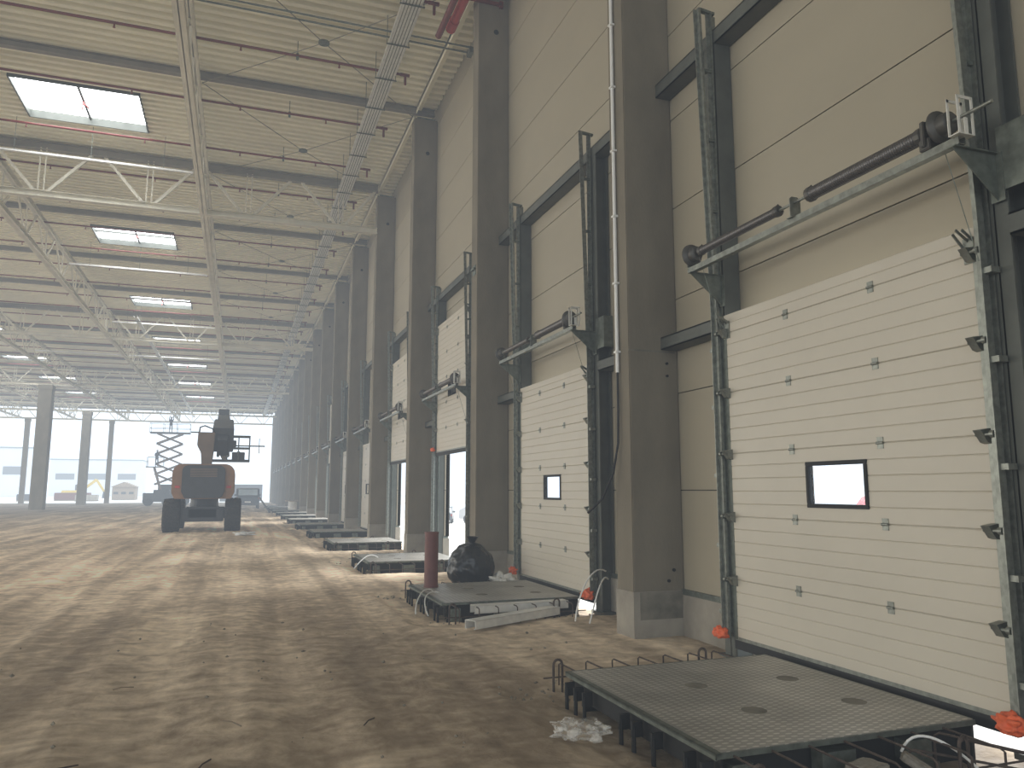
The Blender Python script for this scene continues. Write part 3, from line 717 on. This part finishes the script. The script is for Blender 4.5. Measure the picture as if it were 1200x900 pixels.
def boom_lift():
    t = thing('boom_lift', 'big orange and grey boom lift on rough tyres, seen from behind in mid hall', 'boom lift', (-1.28, 33.8, -.02))
    for x in (-1.15, 1.15):
        wheel(None, t, x, .1, .66, .62); wheel(None, t, x, 3.0, .66, .62)
    MB().box(-.8,.8,-.1,.35,.42,.95).box(-.55,.55,-.1,3.4,.55,1.0).box(-.8,.8,2.8,3.2,.42,.95).build('chassis', 'mach_grey', t, bevel=.03)
    MB().cyl((0,1.4,1.0),(0,1.4,1.32),.55,n=24).build('slew_ring', 'mach_grey', t)
    # rounded counterweight hood
    def hood(x0, x1, y0, y1, z0, z1, r, nm, m):
        pts = [(x0+.12,z0),(x0,z0+.25),(x0,z1-r)]+[(x0+r-r*math.cos(a), z1-r+r*math.sin(a)) for a in (.4,.8,1.2,1.57)]+[(x1-r+r*math.sin(a), z1-r+r*math.cos(a)) for a in (0,.4,.8,1.2)]+[(x1,z1-r),(x1,z0+.25),(x1-.12,z0)]
        return MB().prism(pts, y0, y1, 'y').build(nm, m, t, bevel=.02, smooth=True)
    hood(-1.17, 1.17, -.55, 2.6, 1.33, 2.72, .38, 'engine_cover', 'mach_orange')
    hood(-.80, .80, -.72, -.5, 1.36, 2.66, .22, 'counterweight', 'mach_grey')
    g = MB()
    for i in range(7): g.box(-.5,.5,-.735,-.72,2.2+i*.05,2.225+i*.05)
    g.build('vent_grille', 'mach_tan', t)
    for x in (-.95,.95): MB().box(x-.09,x+.09,-.57,-.54,1.75,1.85).build('rear_lamp', 'redbright', t)
    # tower boom and knuckle
    MB().prism([(-.15,2.6),(.22,2.6),(.28,3.2),(.32,4.05),(-.34,4.05),(-.36,3.5),(-.2,3.2)], .3, .8, 'y').build('tower_boom', 'mach_tan', t, bevel=.03)
    MB().tube([(-.3,.4,4.05),(-.28,.4,4.25),(-.1,.4,4.32),(.2,.4,4.2),(.3,.5,4.0)], .03, 8).build('hydraulic_hose', 'rubber', t, smooth=True)
    MB().cyl((-.62,.4,4.04),(-.3,.4,4.04),.03).build('pivot_pin', 'galv_dark', t)
    MB().bar((.62,.6,3.75),(.55,5,4.5),.85,1.0).bar((.55,4.6,4.5),(.42,10.5,5.35),.6,.7).bar((.62,.5,3.4),(.62,1.2,4.0),.42,.8).build('main_boom', 'mach_grey', t, bevel=.03)
    MB().bar((.42,10.5,5.35),(.33,15.5,5.9),.45,.5).build('telescopic_section', 'mach_grey', t, bevel=.02)
    MB().bar((.33,15.5,5.7),(.33,15.8,6.35),.4,.4).box(.02,.62,15.3,15.9,6.15,6.5).build('jib_head', 'mach_grey', t, bevel=.02)
    for s in (-.2,.2): MB().cyl((.65+s,.8,3.1),(.55+s,5,4.1),.06,n=10).build('lift_cylinder', 'galv_dark', t, smooth=True)
    # basket carried to the right
    b = MB().box(.05,1.75,3.0,3.9,2.94,3.04); b.build('basket_floor', 'mach_grey', t)
    r = MB()
    for z in (3.62, 4.15):
        for y in (3.0,3.9): r.cyl((.75,y,z-.06),(1.72,y,z-.06),.03,n=8)
        for x in (.75,1.72): r.cyl((x,3.0,z-.06),(x,3.9,z-.06),.03,n=8)
    for x in (.75,1.25,1.72):
        for y in (3.0,3.9): r.cyl((x,y,3.0),(x,y,4.09),.025,n=8)
    r.build('basket_rail', 'galv_dark', t)
    MB().box(.8,1.15,3.05,3.3,3.6,3.9).build('control_box', 'mach_grey', t, bevel=.02)
    MB().bar((.6,1.0,3.3),(.7,3.2,3.1),.2,.25).build('basket_arm', 'mach_grey', t)
    return t
boom_lift()
tag(MB().box(0,.55,-.2,.2,0,.34).box(.2,.35,-.02,.02,.34,.38).box(-.01,.56,-.21,.21,.26,.30).build('tool_crate', 'mach_grey', loc=(-.3, 37.2, 3.02), bevel=.015), 'grey tool crate lying in the basket of the big boom lift', 'crate')
tag(MB().cyl((-.5,36.78,3.63),(1.1,36.78,3.63),.03,n=8).bar((.85,36.78,3.3),(.85,36.78,3.98),.03,.03).build('loose_pipe', 'galv_dark'), 'long thin pipe resting across the rail of the boom lift basket', 'pipe')

def person(name, label, loc, rz, joints, cat='person'):
    # one continuous skinned body
    V = {'pelvis':(0,0,.95),'chest':(0,0,1.32),'neck':(0,0,1.50),'head':(0,-.02,1.60),'crown':(0,-.02,1.72),
         'sl':(-.19,0,1.42),'el':(-.27,-.1,1.18),'hl':(-.2,-.3,1.1),'sr':(.19,0,1.42),'er':(.27,-.1,1.18),'hr':(.2,-.3,1.1),
         'pl':(-.1,0,.9),'kl':(-.12,-.03,.48),'al':(-.12,.02,.09),'tl':(-.12,-.15,.04),'pr':(.1,0,.9),'kr':(.12,-.03,.48),'ar':(.12,.02,.09),'tr':(.12,-.15,.04)}
    V.update(joints)
    R = {'pelvis':.15,'chest':.17,'neck':.06,'head':.1,'crown':.07,'sl':.075,'el':.05,'hl':.035,'sr':.075,'er':.05,'hr':.035,'pl':.09,'kl':.065,'al':.045,'tl':.04,'pr':.09,'kr':.065,'ar':.045,'tr':.04}
    E_ = [('pelvis','chest'),('chest','neck'),('neck','head'),('head','crown'),('chest','sl'),('sl','el'),('el','hl'),('chest','sr'),('sr','er'),('er','hr'),
          ('pelvis','pl'),('pl','kl'),('kl','al'),('al','tl'),('pelvis','pr'),('pr','kr'),('kr','ar'),('ar','tr')]
    ks = list(V); me = bpy.data.meshes.new(name); me.from_pydata([V[k] for k in ks], [(ks.index(a), ks.index(b)) for a, b in E_], [])
    me.materials.append(M['workwear']); o = bpy.data.objects.new(name, me); C.objects.link(o); o.location = loc; o.rotation_euler = (0,0,rz)
    m = o.modifiers.new('skin', 'SKIN'); m.use_smooth_shade = True
    for i, k in enumerate(ks): me.skin_vertices[0].data[i].radius = (R[k], R[k])
    me.skin_vertices[0].data[0].use_root = True
    o.modifiers.new('sub', 'SUBSURF').levels = 1
    tag(o, label, cat)
    MB().lathe([(.125,0),(.125,.02),(.11,.08),(.07,.13),(.01,.145)], (0,-.02,1.68), 'z', 14).build('hard_hat', 'white', o, smooth=True)
    return o
def scissor_lift(loc):
    t = thing('scissor_lift', 'tall scissor lift raised to the roof at the far end of the hall', 'scissor lift', loc)
    for x in (-1.9, 1.9):
        for y in (-.9, .9): wheel(None, t, x, y, .5, .4, axis='y')
    MB().box(-2.4,2.4,-.85,.85,.5,1.35).box(-.9,1.0,-.8,.8,1.35,2.3).build('chassis', 'mach_grey', t, bevel=.04)
    z = 2.3; hh = 1.15; n = 5; w = 1.35
    for i in range(n):
        for s in (-1, 1):
            for yy in (-.5, .5):
                MB().bar((-w*s, yy, z), (w*s, yy, z+hh), .12, .2).build('scissor_arm', 'mach_tan', t)
        z += hh
    MB().box(-2.1,2.1,-.8,.8,z,z+.16).build('platform', 'mach_grey', t)
    r = MB()
    for zz in (z+.6, z+1.15):
        for y in (-.8,.8): r.cyl((-2.1,y,zz),(2.1,y,zz),.025,n=6)
        for x in (-2.1,2.1): r.cyl((x,-.8,zz),(x,.8,zz),.025,n=6)
    for x in (-2.1,-.7,.7,2.1):
        for y in (-.8,.8): r.cyl((x,y,z+.1),(x,y,z+1.15),.025,n=6)
    r.build('guard_rail', 'galv_dark', t)
    return z+.16
SX = -7.5
zt = scissor_lift((SX, 96, 0))
person('worker', 'small dark-clothed worker with raised arms standing on the scissor lift platform', (SX, 96, zt), .3,
       {'el':(-.24,-.12,1.6),'hl':(-.18,-.14,1.95),'er':(.24,-.12,1.6),'hr':(.18,-.14,1.95)})
t = thing('mast_lift', 'small boom lift with a low basket standing before the scissor lift', 'boom lift', (SX-.6, 92, 0))
for x in (-.9,.9):
    for y in (-.7,.7): wheel(None, t, x, y, .4, .3, axis='y')
MB().box(-1.3,1.5,-.6,.6,.4,1.15).box(-.4,1.2,-.5,.5,1.15,1.7).build('chassis', 'mach_grey', t, bevel=.04)
MB().bar((.3,0,1.5),(-.5,0,4.1),.22,.25).build('boom', 'mach_tan', t)
MB().box(-1.3,.5,-.5,.5,4.1,4.2).cyl((-1.2,-.5,5.2),(.4,-.5,5.2),.025,n=6).cyl((-1.2,.5,5.2),(.4,.5,5.2),.025,n=6).cyl((-1.2,-.5,4.2),(-1.2,-.5,5.2),.025,n=6).cyl((.4,-.5,4.2),(.4,-.5,5.2),.025,n=6).cyl((.4,.5,4.2),(.4,.5,5.2),.025,n=6).cyl((-1.2,.5,4.2),(-1.2,.5,5.2),.025,n=6).build('basket', 'galv_dark', t)
person('worker', 'small dark-clothed worker standing in the low lift basket', (SX-.9, 92, 4.2), 2.8, {})

def vehicle(loc, rz, paint, label, cat, L=4.4, W=1.85, H=1.5, van=False):
    t = thing('car' if not van else 'van', label, cat, loc, rz)
    # side profile (y along length, rear at -L/2), belt and roof
    h = H
    if van: pr = [(-.5*L,.35),(-.5*L,h*.93),(-.46*L,h),(.22*L,h),(.34*L,h*.62),(.48*L,h*.5),(.5*L,.35)]
    else: pr = [(-.5*L,.32),(-.5*L,h*.55),(-.47*L,h*.62),(-.40*L,h*.96),(-.34*L,h),(.08*L,h),(.22*L,h*.63),(.46*L,h*.52),(.5*L,.32)]
    MB().prism(pr, -W/2, W/2, 'x').build('body', paint, t, bevel=.06, smooth=True)
    gl = MB().box(-W*.40, W*.40, -.5*L-.004 if van else -.487*L, -.44*L, h*.66, h*.90) if van else MB().bar((0,-.478*L,h*.65),(0,-.415*L,h*.93),W*.82,.03,up=(0,-1,.3))
    gl.build('rear_window', 'glass_sky', t)
    MB().box(-W/2-.004,-W/2+.01,-.36*L,.08*L,h*.66,h*.92).box(W/2-.01,W/2+.004,-.36*L,.08*L,h*.66,h*.92).build('side_window', 'glassdark', t)
    for s in (-1,1):
        MB().box(s*W*.47-.07,s*W*.47+.07,-.5*L-.015,-.5*L+.03,h*.45,h*.56).build('tail_lamp', 'redpipe', t)
        MB().box(s*(W/2+.08)-.09,s*(W/2+.08)+.09,.1*L,.13*L,h*.6,h*.7).build('wing_mirror', paint, t, bevel=.02)
        for y in (-.31*L,.31*L):
            MB().lathe([(.1,-.11),(.33,-.11),(.34,-.07),(.34,.07),(.33,.11),(.1,.11)],(0,0,0),'x',20).build('wheel', 'tyre', t, loc=(s*(W/2-.1),y,.34), smooth=True)
    MB().box(-W*.46,W*.46,-.5*L-.06,-.5*L+.05,.3,.5).build('bumper', 'mach_grey', t, bevel=.03)
    MB().box(-.26,.26,-.5*L-.07,-.5*L-.055,.55,.66).build('number_plate', 'white', t)
    return t
vehicle((.93, 76, .0), .0, 'car_dark', 'dark estate car parked in the hall to the right of the boom lift', 'car', W=2.0, H=1.85)
vehicle((21, 66, -1.25), .5, 'car_white', 'pale van parked in the yard, seen through the third door opening', 'van', L=5.2, W=2.0, H=2.3, van=True)
vehicle((17.5, 68, -1.25), -.3, 'car_dark', 'dark car in the yard, glimpsed through the fourth door opening', 'car')
vehicle((31, 30, -1.25), 1.3, 'car_red', 'red van in the yard, seen through the nearest door window', 'van', L=6, W=2.1, H=2.6, van=True)

# ------------------------------------------------------------------ small things on the ground
def at_wall(u): return u
# cable reel
t = thing('cable_reel', 'large pale cable drum standing on its side by the wall, far down', 'cable reel', (4.1, 62.5, .02))
MB().cyl((0,0,0),(0,0,.06),.55,n=28).build('bottom_flange', 'wood', t); MB().cyl((0,0,.78),(0,0,.84),.55,n=28).build('top_flange', 'wood', t)
MB().cyl((0,0,.06),(0,0,.78),.34,n=24).build('core', 'plastic', t, smooth=True)
# black bag
def blob(name, label, cat, m, loc, rx, ry, rz, seed, amp=.12, sub=4):
    me = bpy.data.meshes.new(name); bm = bmesh.new(); bmesh.ops.create_icosphere(bm, subdivisions=sub, radius=1)
    for v in bm.verts:
        d = v.co.normalized(); n_ = noise.noise(d*2.2+Vector((seed,0,0)))*amp*1.2+noise.noise(d*6+Vector((0,seed,0)))*amp*.4
        r = 1+n_; c = d*r
        c.z = max(c.z, -.8)
        v.co = (c.x*rx, c.y*ry, (c.z+.8)*rz/1.8)
    bm.to_mesh(me); bm.free()
    for p in me.polygons: p.use_smooth = True
    me.materials.append(M[m]); o = bpy.data.objects.new(name, me); C.objects.link(o); o.location = loc
    return tag(o, label, cat)
bag = blob('rubbish_bag', 'large shiny black rubbish bag standing by the second column', 'rubbish bag', 'blackbag', (3.78, 12.75, .02), .40, .38, .74, 3, .10, 5)
MB().lathe([(.06,0),(.045,.05),(.09,.12),(.11,.15),(.05,.13)],(0.02,0,.70),'z',12).build('tied_neck', 'blackbag', bag, smooth=True)
blob('plastic_wrapping', 'crumpled clear plastic wrapping lying beside the black rubbish bag', 'plastic wrapping', 'plastic', (4.22, 12.35, .02), .24, .2, .25, 9, .6)
w = blob('plastic_film', 'crumpled clear plastic film on the dirt left of the nearest leveller', 'plastic film', 'film', (2.25, 4.98, .0), .19, .15, .11, 5, .45)
tag(MB().cyl((0,0,0),(0,0,.82),.105,n=28).cyl((0,0,.80),(0,0,.83),.112,n=28).cyl((0,0,0),(0,0,.03),.112,n=28).build('maroon_pipe', 'maroon', loc=(2.86, 11.78, .184), smooth=True), 'short dark red plastic pipe standing upright on the second leveller', 'pipe')
# galvanised channel profiles lying in front of the second leveller
def channel(loc, rz, L, label, tilt=0):
    o = MB().box(0,L,-.09,.09,0,.006).box(0,L,-.09,-.084,0,.10).box(0,L,.084,.09,0,.10).box(0,L,-.09,-.06,.094,.10).box(0,L,.06,.09,.094,.10).build('steel_channel', 'bright_alu')
    o.location = loc; o.rotation_euler = (PI, tilt, rz); return tag(o, label, 'steel channel', 'loose steel channels')
channel((2.66, 8.98, .13), .48, 1.55, 'wider grey steel channel lying nearest on the dirt before the second leveller')
channel((2.95, 9.86, .17), .06, 1.35, 'slimmer pale steel channel lying against the edge of the second leveller')
def strap(pts, r, m, name, label, cat):
    return tag(MB().tube(pts, r, 7).build(name, m, smooth=True), label, cat)
def bez(p, n=14):
    P = [Vector(q) for q in p]; out = []
    for i in range(n+1):
        t_ = i/n; Q = P[:]
        while len(Q) > 1: Q = [a.lerp(b, t_) for a, b in zip(Q, Q[1:])]
        out.append(Q[0])
    return out
strap(bez([(2.75,11.2,.2),(2.55,11.0,.34),(2.35,10.6,.15),(2.3,10.3,.03)]), .009, 'white', 'white_strap', 'upper white strap hanging off the corner of the second leveller', 'strap')
strap(bez([(2.8,11.0,.2),(2.5,10.9,.28),(2.45,10.5,.1),(2.42,10.1,.03)]), .009, 'white', 'white_strap', 'lower white strap trailing off the corner of the second leveller', 'strap')
strap(bez([(4.6,9.3,.6),(4.3,9.1,.75),(4.05,9.0,.35),(4.0,8.95,.05)]), .01, 'white', 'white_cable', 'white cable looping down from the near post of the second door', 'cable')
strap(bez([(4.62,9.28,.5),(4.4,9.0,.65),(4.2,8.8,.3),(4.1,8.75,.05)]), .01, 'white', 'white_cable', 'second white cable dropping beside the post of the second door', 'cable')
strap(bez([(2.95,17.05,.2),(2.7,16.9,.4),(2.45,16.6,.1),(2.35,16.4,.05)]), .012, 'white', 'white_strap', 'white strap on the corner of the third leveller', 'strap')
# orange film wrapped round the feet of the tracks
def rag(loc, seed, sc, label):
    o = blob('orange_film', label, 'plastic film', 'orange', loc, sc*.7, sc, sc*1.2, seed, .45, 4)
    return o
rag((4.60, DC+DH+.10, .20), 2, .085, 'orange plastic film tied round the far track foot of the nearest door')
rag((4.58, DC-DH-.06, .16), 8, .10, 'red-orange plastic film at the near track foot of the nearest door')
rag((4.60, DC+S+DH+.10, .20), 5, .10, 'orange plastic film at the far track foot of the second door')
rag((4.60, DC+S-DH-.02, .17), 11, .11, 'orange plastic film at the near track foot of the second door')
rag((4.62, DC+S*2+DH+.05, 2.62), 14, .08, 'small orange plastic film on the track of the third door')
# rubble near the closest leveller corner
def rock(loc, r, seed, m, name, label, cat, sx=1, sy=1, sz=1, rz=0):
    me = bpy.data.meshes.new(name); bm = bmesh.new(); bmesh.ops.create_cube(bm, size=2)
    bmesh.ops.bevel(bm, geom=list(bm.edges), offset=.12, segments=2, affect='EDGES'); bmesh.ops.subdivide_edges(bm, edges=list(bm.edges), cuts=2, use_grid_fill=True)
    for v in bm.verts:
        v.co += Vector((noise.noise(v.co*1.7+Vector((seed,0,0))), noise.noise(v.co*1.7+Vector((0,seed,0))), noise.noise(v.co*1.7+Vector((0,0,seed)))))*.16
    bm.to_mesh(me); bm.free(); me.materials.append(M[m])
    o = bpy.data.objects.new(name, me); C.objects.link(o); o.location = loc; o.scale = (r*sx, r*sy, r*sz); o.rotation_euler = (0,0,rz)
    return tag(o, label, cat)
rock((3.50, 3.74, .03), .09, 1, 'plinth', 'concrete_block', 'pale broken concrete block lying before the near corner of the closest leveller', 'concrete block', 1.1, .9, .65, .3)
rock((3.88, 3.70, .03), .12, 4, 'plinth', 'concrete_slab', 'flat pale concrete fragment beside the broken concrete block', 'concrete fragment', 1.1, 1.0, .22, .8).rotation_euler = (.5,.2,.8)
rock((3.72, 3.66, .0), .06, 6, 'maroon', 'brick', 'piece of reddish brick among the rubble by the closest leveller', 'brick', 1.3, .8, .5, 1.2)
strap(bez([(3.82,3.80,.1),(3.86,3.74,.30),(4.15,3.72,.14),(4.1,3.45,.02)]), .008, 'white', 'white_hose', 'thin white hose looping over the rubble by the closest leveller', 'hose')
for i, (a, b) in enumerate((((4.15,3.86,.16),(4.66,3.30,.08)),((3.9,3.82,.10),(4.4,3.3,.06)),((4.35,3.86,.1),(4.7,3.45,.05)))):
    strap([(a[0],a[1],-.1),(a[0],a[1],a[2]-.02),(a[0]+.02,a[1]-.02,a[2]),b], .008, 'rust', 'rebar_rod', ['longest', 'middle', 'shortest'][i]+' bent rebar rod in the rubble before the near door post', 'rebar')
mb = MB(); random.seed(3)
ru = MB()
for i in range(420):
    if i < 260: x = random.uniform(2.1, 4.65); y = random.choice([1,1,-1])*random.uniform(1.1, 1.6)+lev_y(random.choice([0,0,0,1,1,2]))
    else: x = random.uniform(-4, 4.2); y = random.uniform(2.4, 11)
    r = random.uniform(.006,.024); c = Vector((x, y, ground_h(x, y)+r*.4)); a = random.random()*PI
    vs = []
    for k in range(6):
        d = [Vector((1,0,0)),Vector((-1,0,0)),Vector((0,1,0)),Vector((0,-1,0)),Vector((0,0,.7)),Vector((0,0,-.7))][k]*r*random.uniform(.6,1.4)
        vs.append(c+Matrix.Rotation(a,3,'Z')@d)
    ru.add(vs, [(0,2,4),(2,1,4),(1,3,4),(3,0,4),(2,0,5),(1,2,5),(3,1,5),(0,3,5)])
tag(ru.build('gravel', 'stone'), 'scattered small stones and rubble on the dirt floor round the levellers', 'gravel', kind='stuff')
# sticks on the floor
for i, (x, y, l, a) in enumerate(((-1.0,5.3,.22,.6),(.1,5.9,.26,2.2),(-.15,5.1,.2,1.2),(-2.6,9.3,.4,.2),(.9,5.6,.18,1.0),(-.9,7.4,.16,.3))):
    z = ground_h(x, y)+.01
    strap([(x,y,z),(x+l*.4*math.cos(a),y+l*.4*math.sin(a),z+.012),(x+l*math.cos(a),y+l*math.sin(a),z)], .005, 'wood' if i % 2 else 'rust', 'twig',
          '%s thin twig on the bare dirt counting from the camera side' % ordn(i), 'twig').__setitem__('group', 'twigs on the dirt')
# white debris past the boom lift wheels
blob('paper_scrap', 'white crumpled paper scrap on the dirt right of the boom lift wheel', 'scrap', 'white', (.35, 30.6, .0), .3, .22, .12, 21, .8)
# long plank leaning beyond the car
tag(MB().bar((2.3,60,.05),(1.7,66,1.1),.12,.06).build('loose_beam', 'mach_grey'), 'dark long bar leaning on the ground beside the far cable drum', 'steel bar')

# ------------------------------------------------------------------ beyond the open end
def bld(loc, sx, sy, sz, label, name='building', m='building', roof=False, nwin=5):
    t = thing(name, label, 'building', loc)
    MB().box(-sx/2,sx/2,-sy/2,sy/2,0,sz).build('wall', m, t)
    if roof: MB().prism([(-sx/2-.3,sz),(sx/2+.3,sz),(0,sz+sz*.4)], -sy/2-.3, sy/2+.3, 'y').build('roof', 'wood', t)
    else: MB().box(-sx/2-.2,sx/2+.2,-sy/2-.2,sy/2+.2,sz,sz+.4).build('roof', 'galv_dark', t)
    for i in range(nwin):
        x = -sx/2+sx*(i+.5)/nwin
        MB().box(x-sx/nwin*.3,x+sx/nwin*.3,-sy/2-.05,-sy/2,sz*.45,sz*.62).build('window', 'glassdark', t)
bld((-75, 250, 0), 44, 14, 13, 'long pale building faint in the glare beyond the left of the hall end')
bld((-42, 280, 0), 26, 14, 11, 'pale block faint in the glare beyond the middle of the hall end', nwin=3)
bld((-18.4, 150, 0), 3.6, 4, 2.2, 'small brown wooden site hut with a pitched roof beyond the hall end', 'site_hut', 'wood', True, 3)
t = thing('excavator', 'yellow excavator standing outside the far end between the left columns', 'excavator', (-26.5, 150, 0))
t.scale = (.75,.75,.75)
MB().box(-2.2,2.2,-1.6,-.9,0,.9).box(-2.2,2.2,.9,1.6,0,.9).build('track', 'tyre', t, bevel=.2)
MB().box(-2.1,2.1,-1.3,1.3,.95,2.2).build('body', 'yellow', t, bevel=.15); MB().box(.6,2.0,-1.2,.1,2.2,3.5).build('cab', 'glassdark', t, bevel=.1)
MB().bar((1.6,.6,2.0),(4.6,.6,4.6),.5,.6).bar((4.6,.6,4.6),(6.4,.6,1.8),.4,.5).build('arm', 'yellow', t); MB().prism([(6,.4),(6.9,.3),(7.1,1.6),(6.2,1.9)],.1,1.1,'y').build('bucket', 'mach_grey', t)
for i, (x, y, w, h, m) in enumerate(((-47,135,5,1.5,'plinth'),(-40,140,4,1.2,'wood'),(-30,138,3.5,1.1,'mach_grey'),(-25,142,5,1.3,'maroon'),(-22,136,3,1.0,'plinth'),(-52,130,3.6,1.3,'maroon'))):
    t = thing('pallet_stack', '%s stack of building material on pallets outside the far end, counting from the left' % ordn([1,2,3,4,5,0][i]), 'material stack', (x, y, -.05), group='material stacks outside')
    MB().box(-w/2,w/2,-1,1,.15,h).build('load', m, t, bevel=.05); MB().box(-w/2,w/2,-1,-.8,0,.15).box(-w/2,w/2,-.1,.1,0,.15).box(-w/2,w/2,.8,1,0,.15).build('pallet', 'wood', t)
# yard equipment right of the car
t = thing('site_container', 'grey site container stacked outside behind the parked dark car', 'container', (.5, 128, -.05))
MB().box(-3,3.2,-1.2,1.2,0,2.6).build('shell', 'mach_grey', t, bevel=.03)
for i in range(9): MB().box(-2.9+i*.7,-2.6+i*.7,-1.25,-1.2,.1,2.5).build('corrugation_rib', 'mach_grey', t)

# ------------------------------------------------------------------ camera, light, air
cam = bpy.data.cameras.new('camera'); cam.sensor_width = 36; cam.lens = 27; cam.clip_end = 1500; cam.clip_start = .05
co = bpy.data.objects.new('camera', cam); C.objects.link(co)
pitch = math.atan(124.5/900); yaw = math.atan(322/math.hypot(900,124.5))
co.location = (0, 0, EYE); co.rotation_euler = (PI/2+pitch, 0, -yaw)
bpy.context.scene.camera = co

sc = bpy.context.scene
w = bpy.data.worlds.new('daylight'); sc.world = w; w.use_nodes = True; N = w.node_tree.nodes; L = w.node_tree.links
bg = N['Background']; bg.inputs['Color'].default_value = (.93,.97,1,1); bg.inputs['Strength'].default_value = 2.0
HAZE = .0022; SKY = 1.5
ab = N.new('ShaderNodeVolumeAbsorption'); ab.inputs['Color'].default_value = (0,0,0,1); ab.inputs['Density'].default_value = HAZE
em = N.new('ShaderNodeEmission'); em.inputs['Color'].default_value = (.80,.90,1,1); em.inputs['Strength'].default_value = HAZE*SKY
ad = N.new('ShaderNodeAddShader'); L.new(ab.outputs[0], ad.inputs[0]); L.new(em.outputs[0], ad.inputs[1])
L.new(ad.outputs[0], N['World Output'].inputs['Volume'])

def area(name, loc, rot, sx, sy, power, col=(1,.98,.94)):
    l = bpy.data.lights.new(name, 'AREA'); l.shape = 'RECTANGLE'; l.size = sx; l.size_y = sy; l.energy = power; l.color = col
    o = bpy.data.objects.new(name, l); C.objects.link(o); o.location = loc; o.rotation_euler = rot; return o
# unseen fill lamps added left and behind the camera; daylight over the far end
area('left_side_fill', (XLEFT+2, 45, 4.5), (0, -PI/2-.3, 0), 8, 120, 11000, (1,.905,.75))
area('rear_fill', (-14, YBACK-2, 5.5), (PI/2, 0, 0), 40, 9, 350, (1,.905,.75))
def aim(name, loc, tgt, sx, sy, power, col=(1,.97,.92)):
    o = area(name, loc, (0,0,0), sx, sy, power, col)
    o.rotation_euler = (Vector(tgt)-Vector(loc)).to_track_quat('-Z', 'Y').to_euler()
aim('yard_daylight', (38, 45, 26), (6, 45, 0), 30, 150, 190000)
aim('far_end_daylight', (-15, YEND+55, 40), (-15, YEND+10, 0), 160, 40, 30000)

cy = sc.cycles
cy.use_denoising = True; cy.max_bounces = 8; cy.diffuse_bounces = 4; cy.glossy_bounces = 3; cy.transparent_max_bounces = 8
cy.sample_clamp_indirect = 6; cy.use_adaptive_sampling = False
sc.view_settings.view_transform = 'Standard'; sc.view_settings.look = 'None'; sc.view_settings.exposure = 0
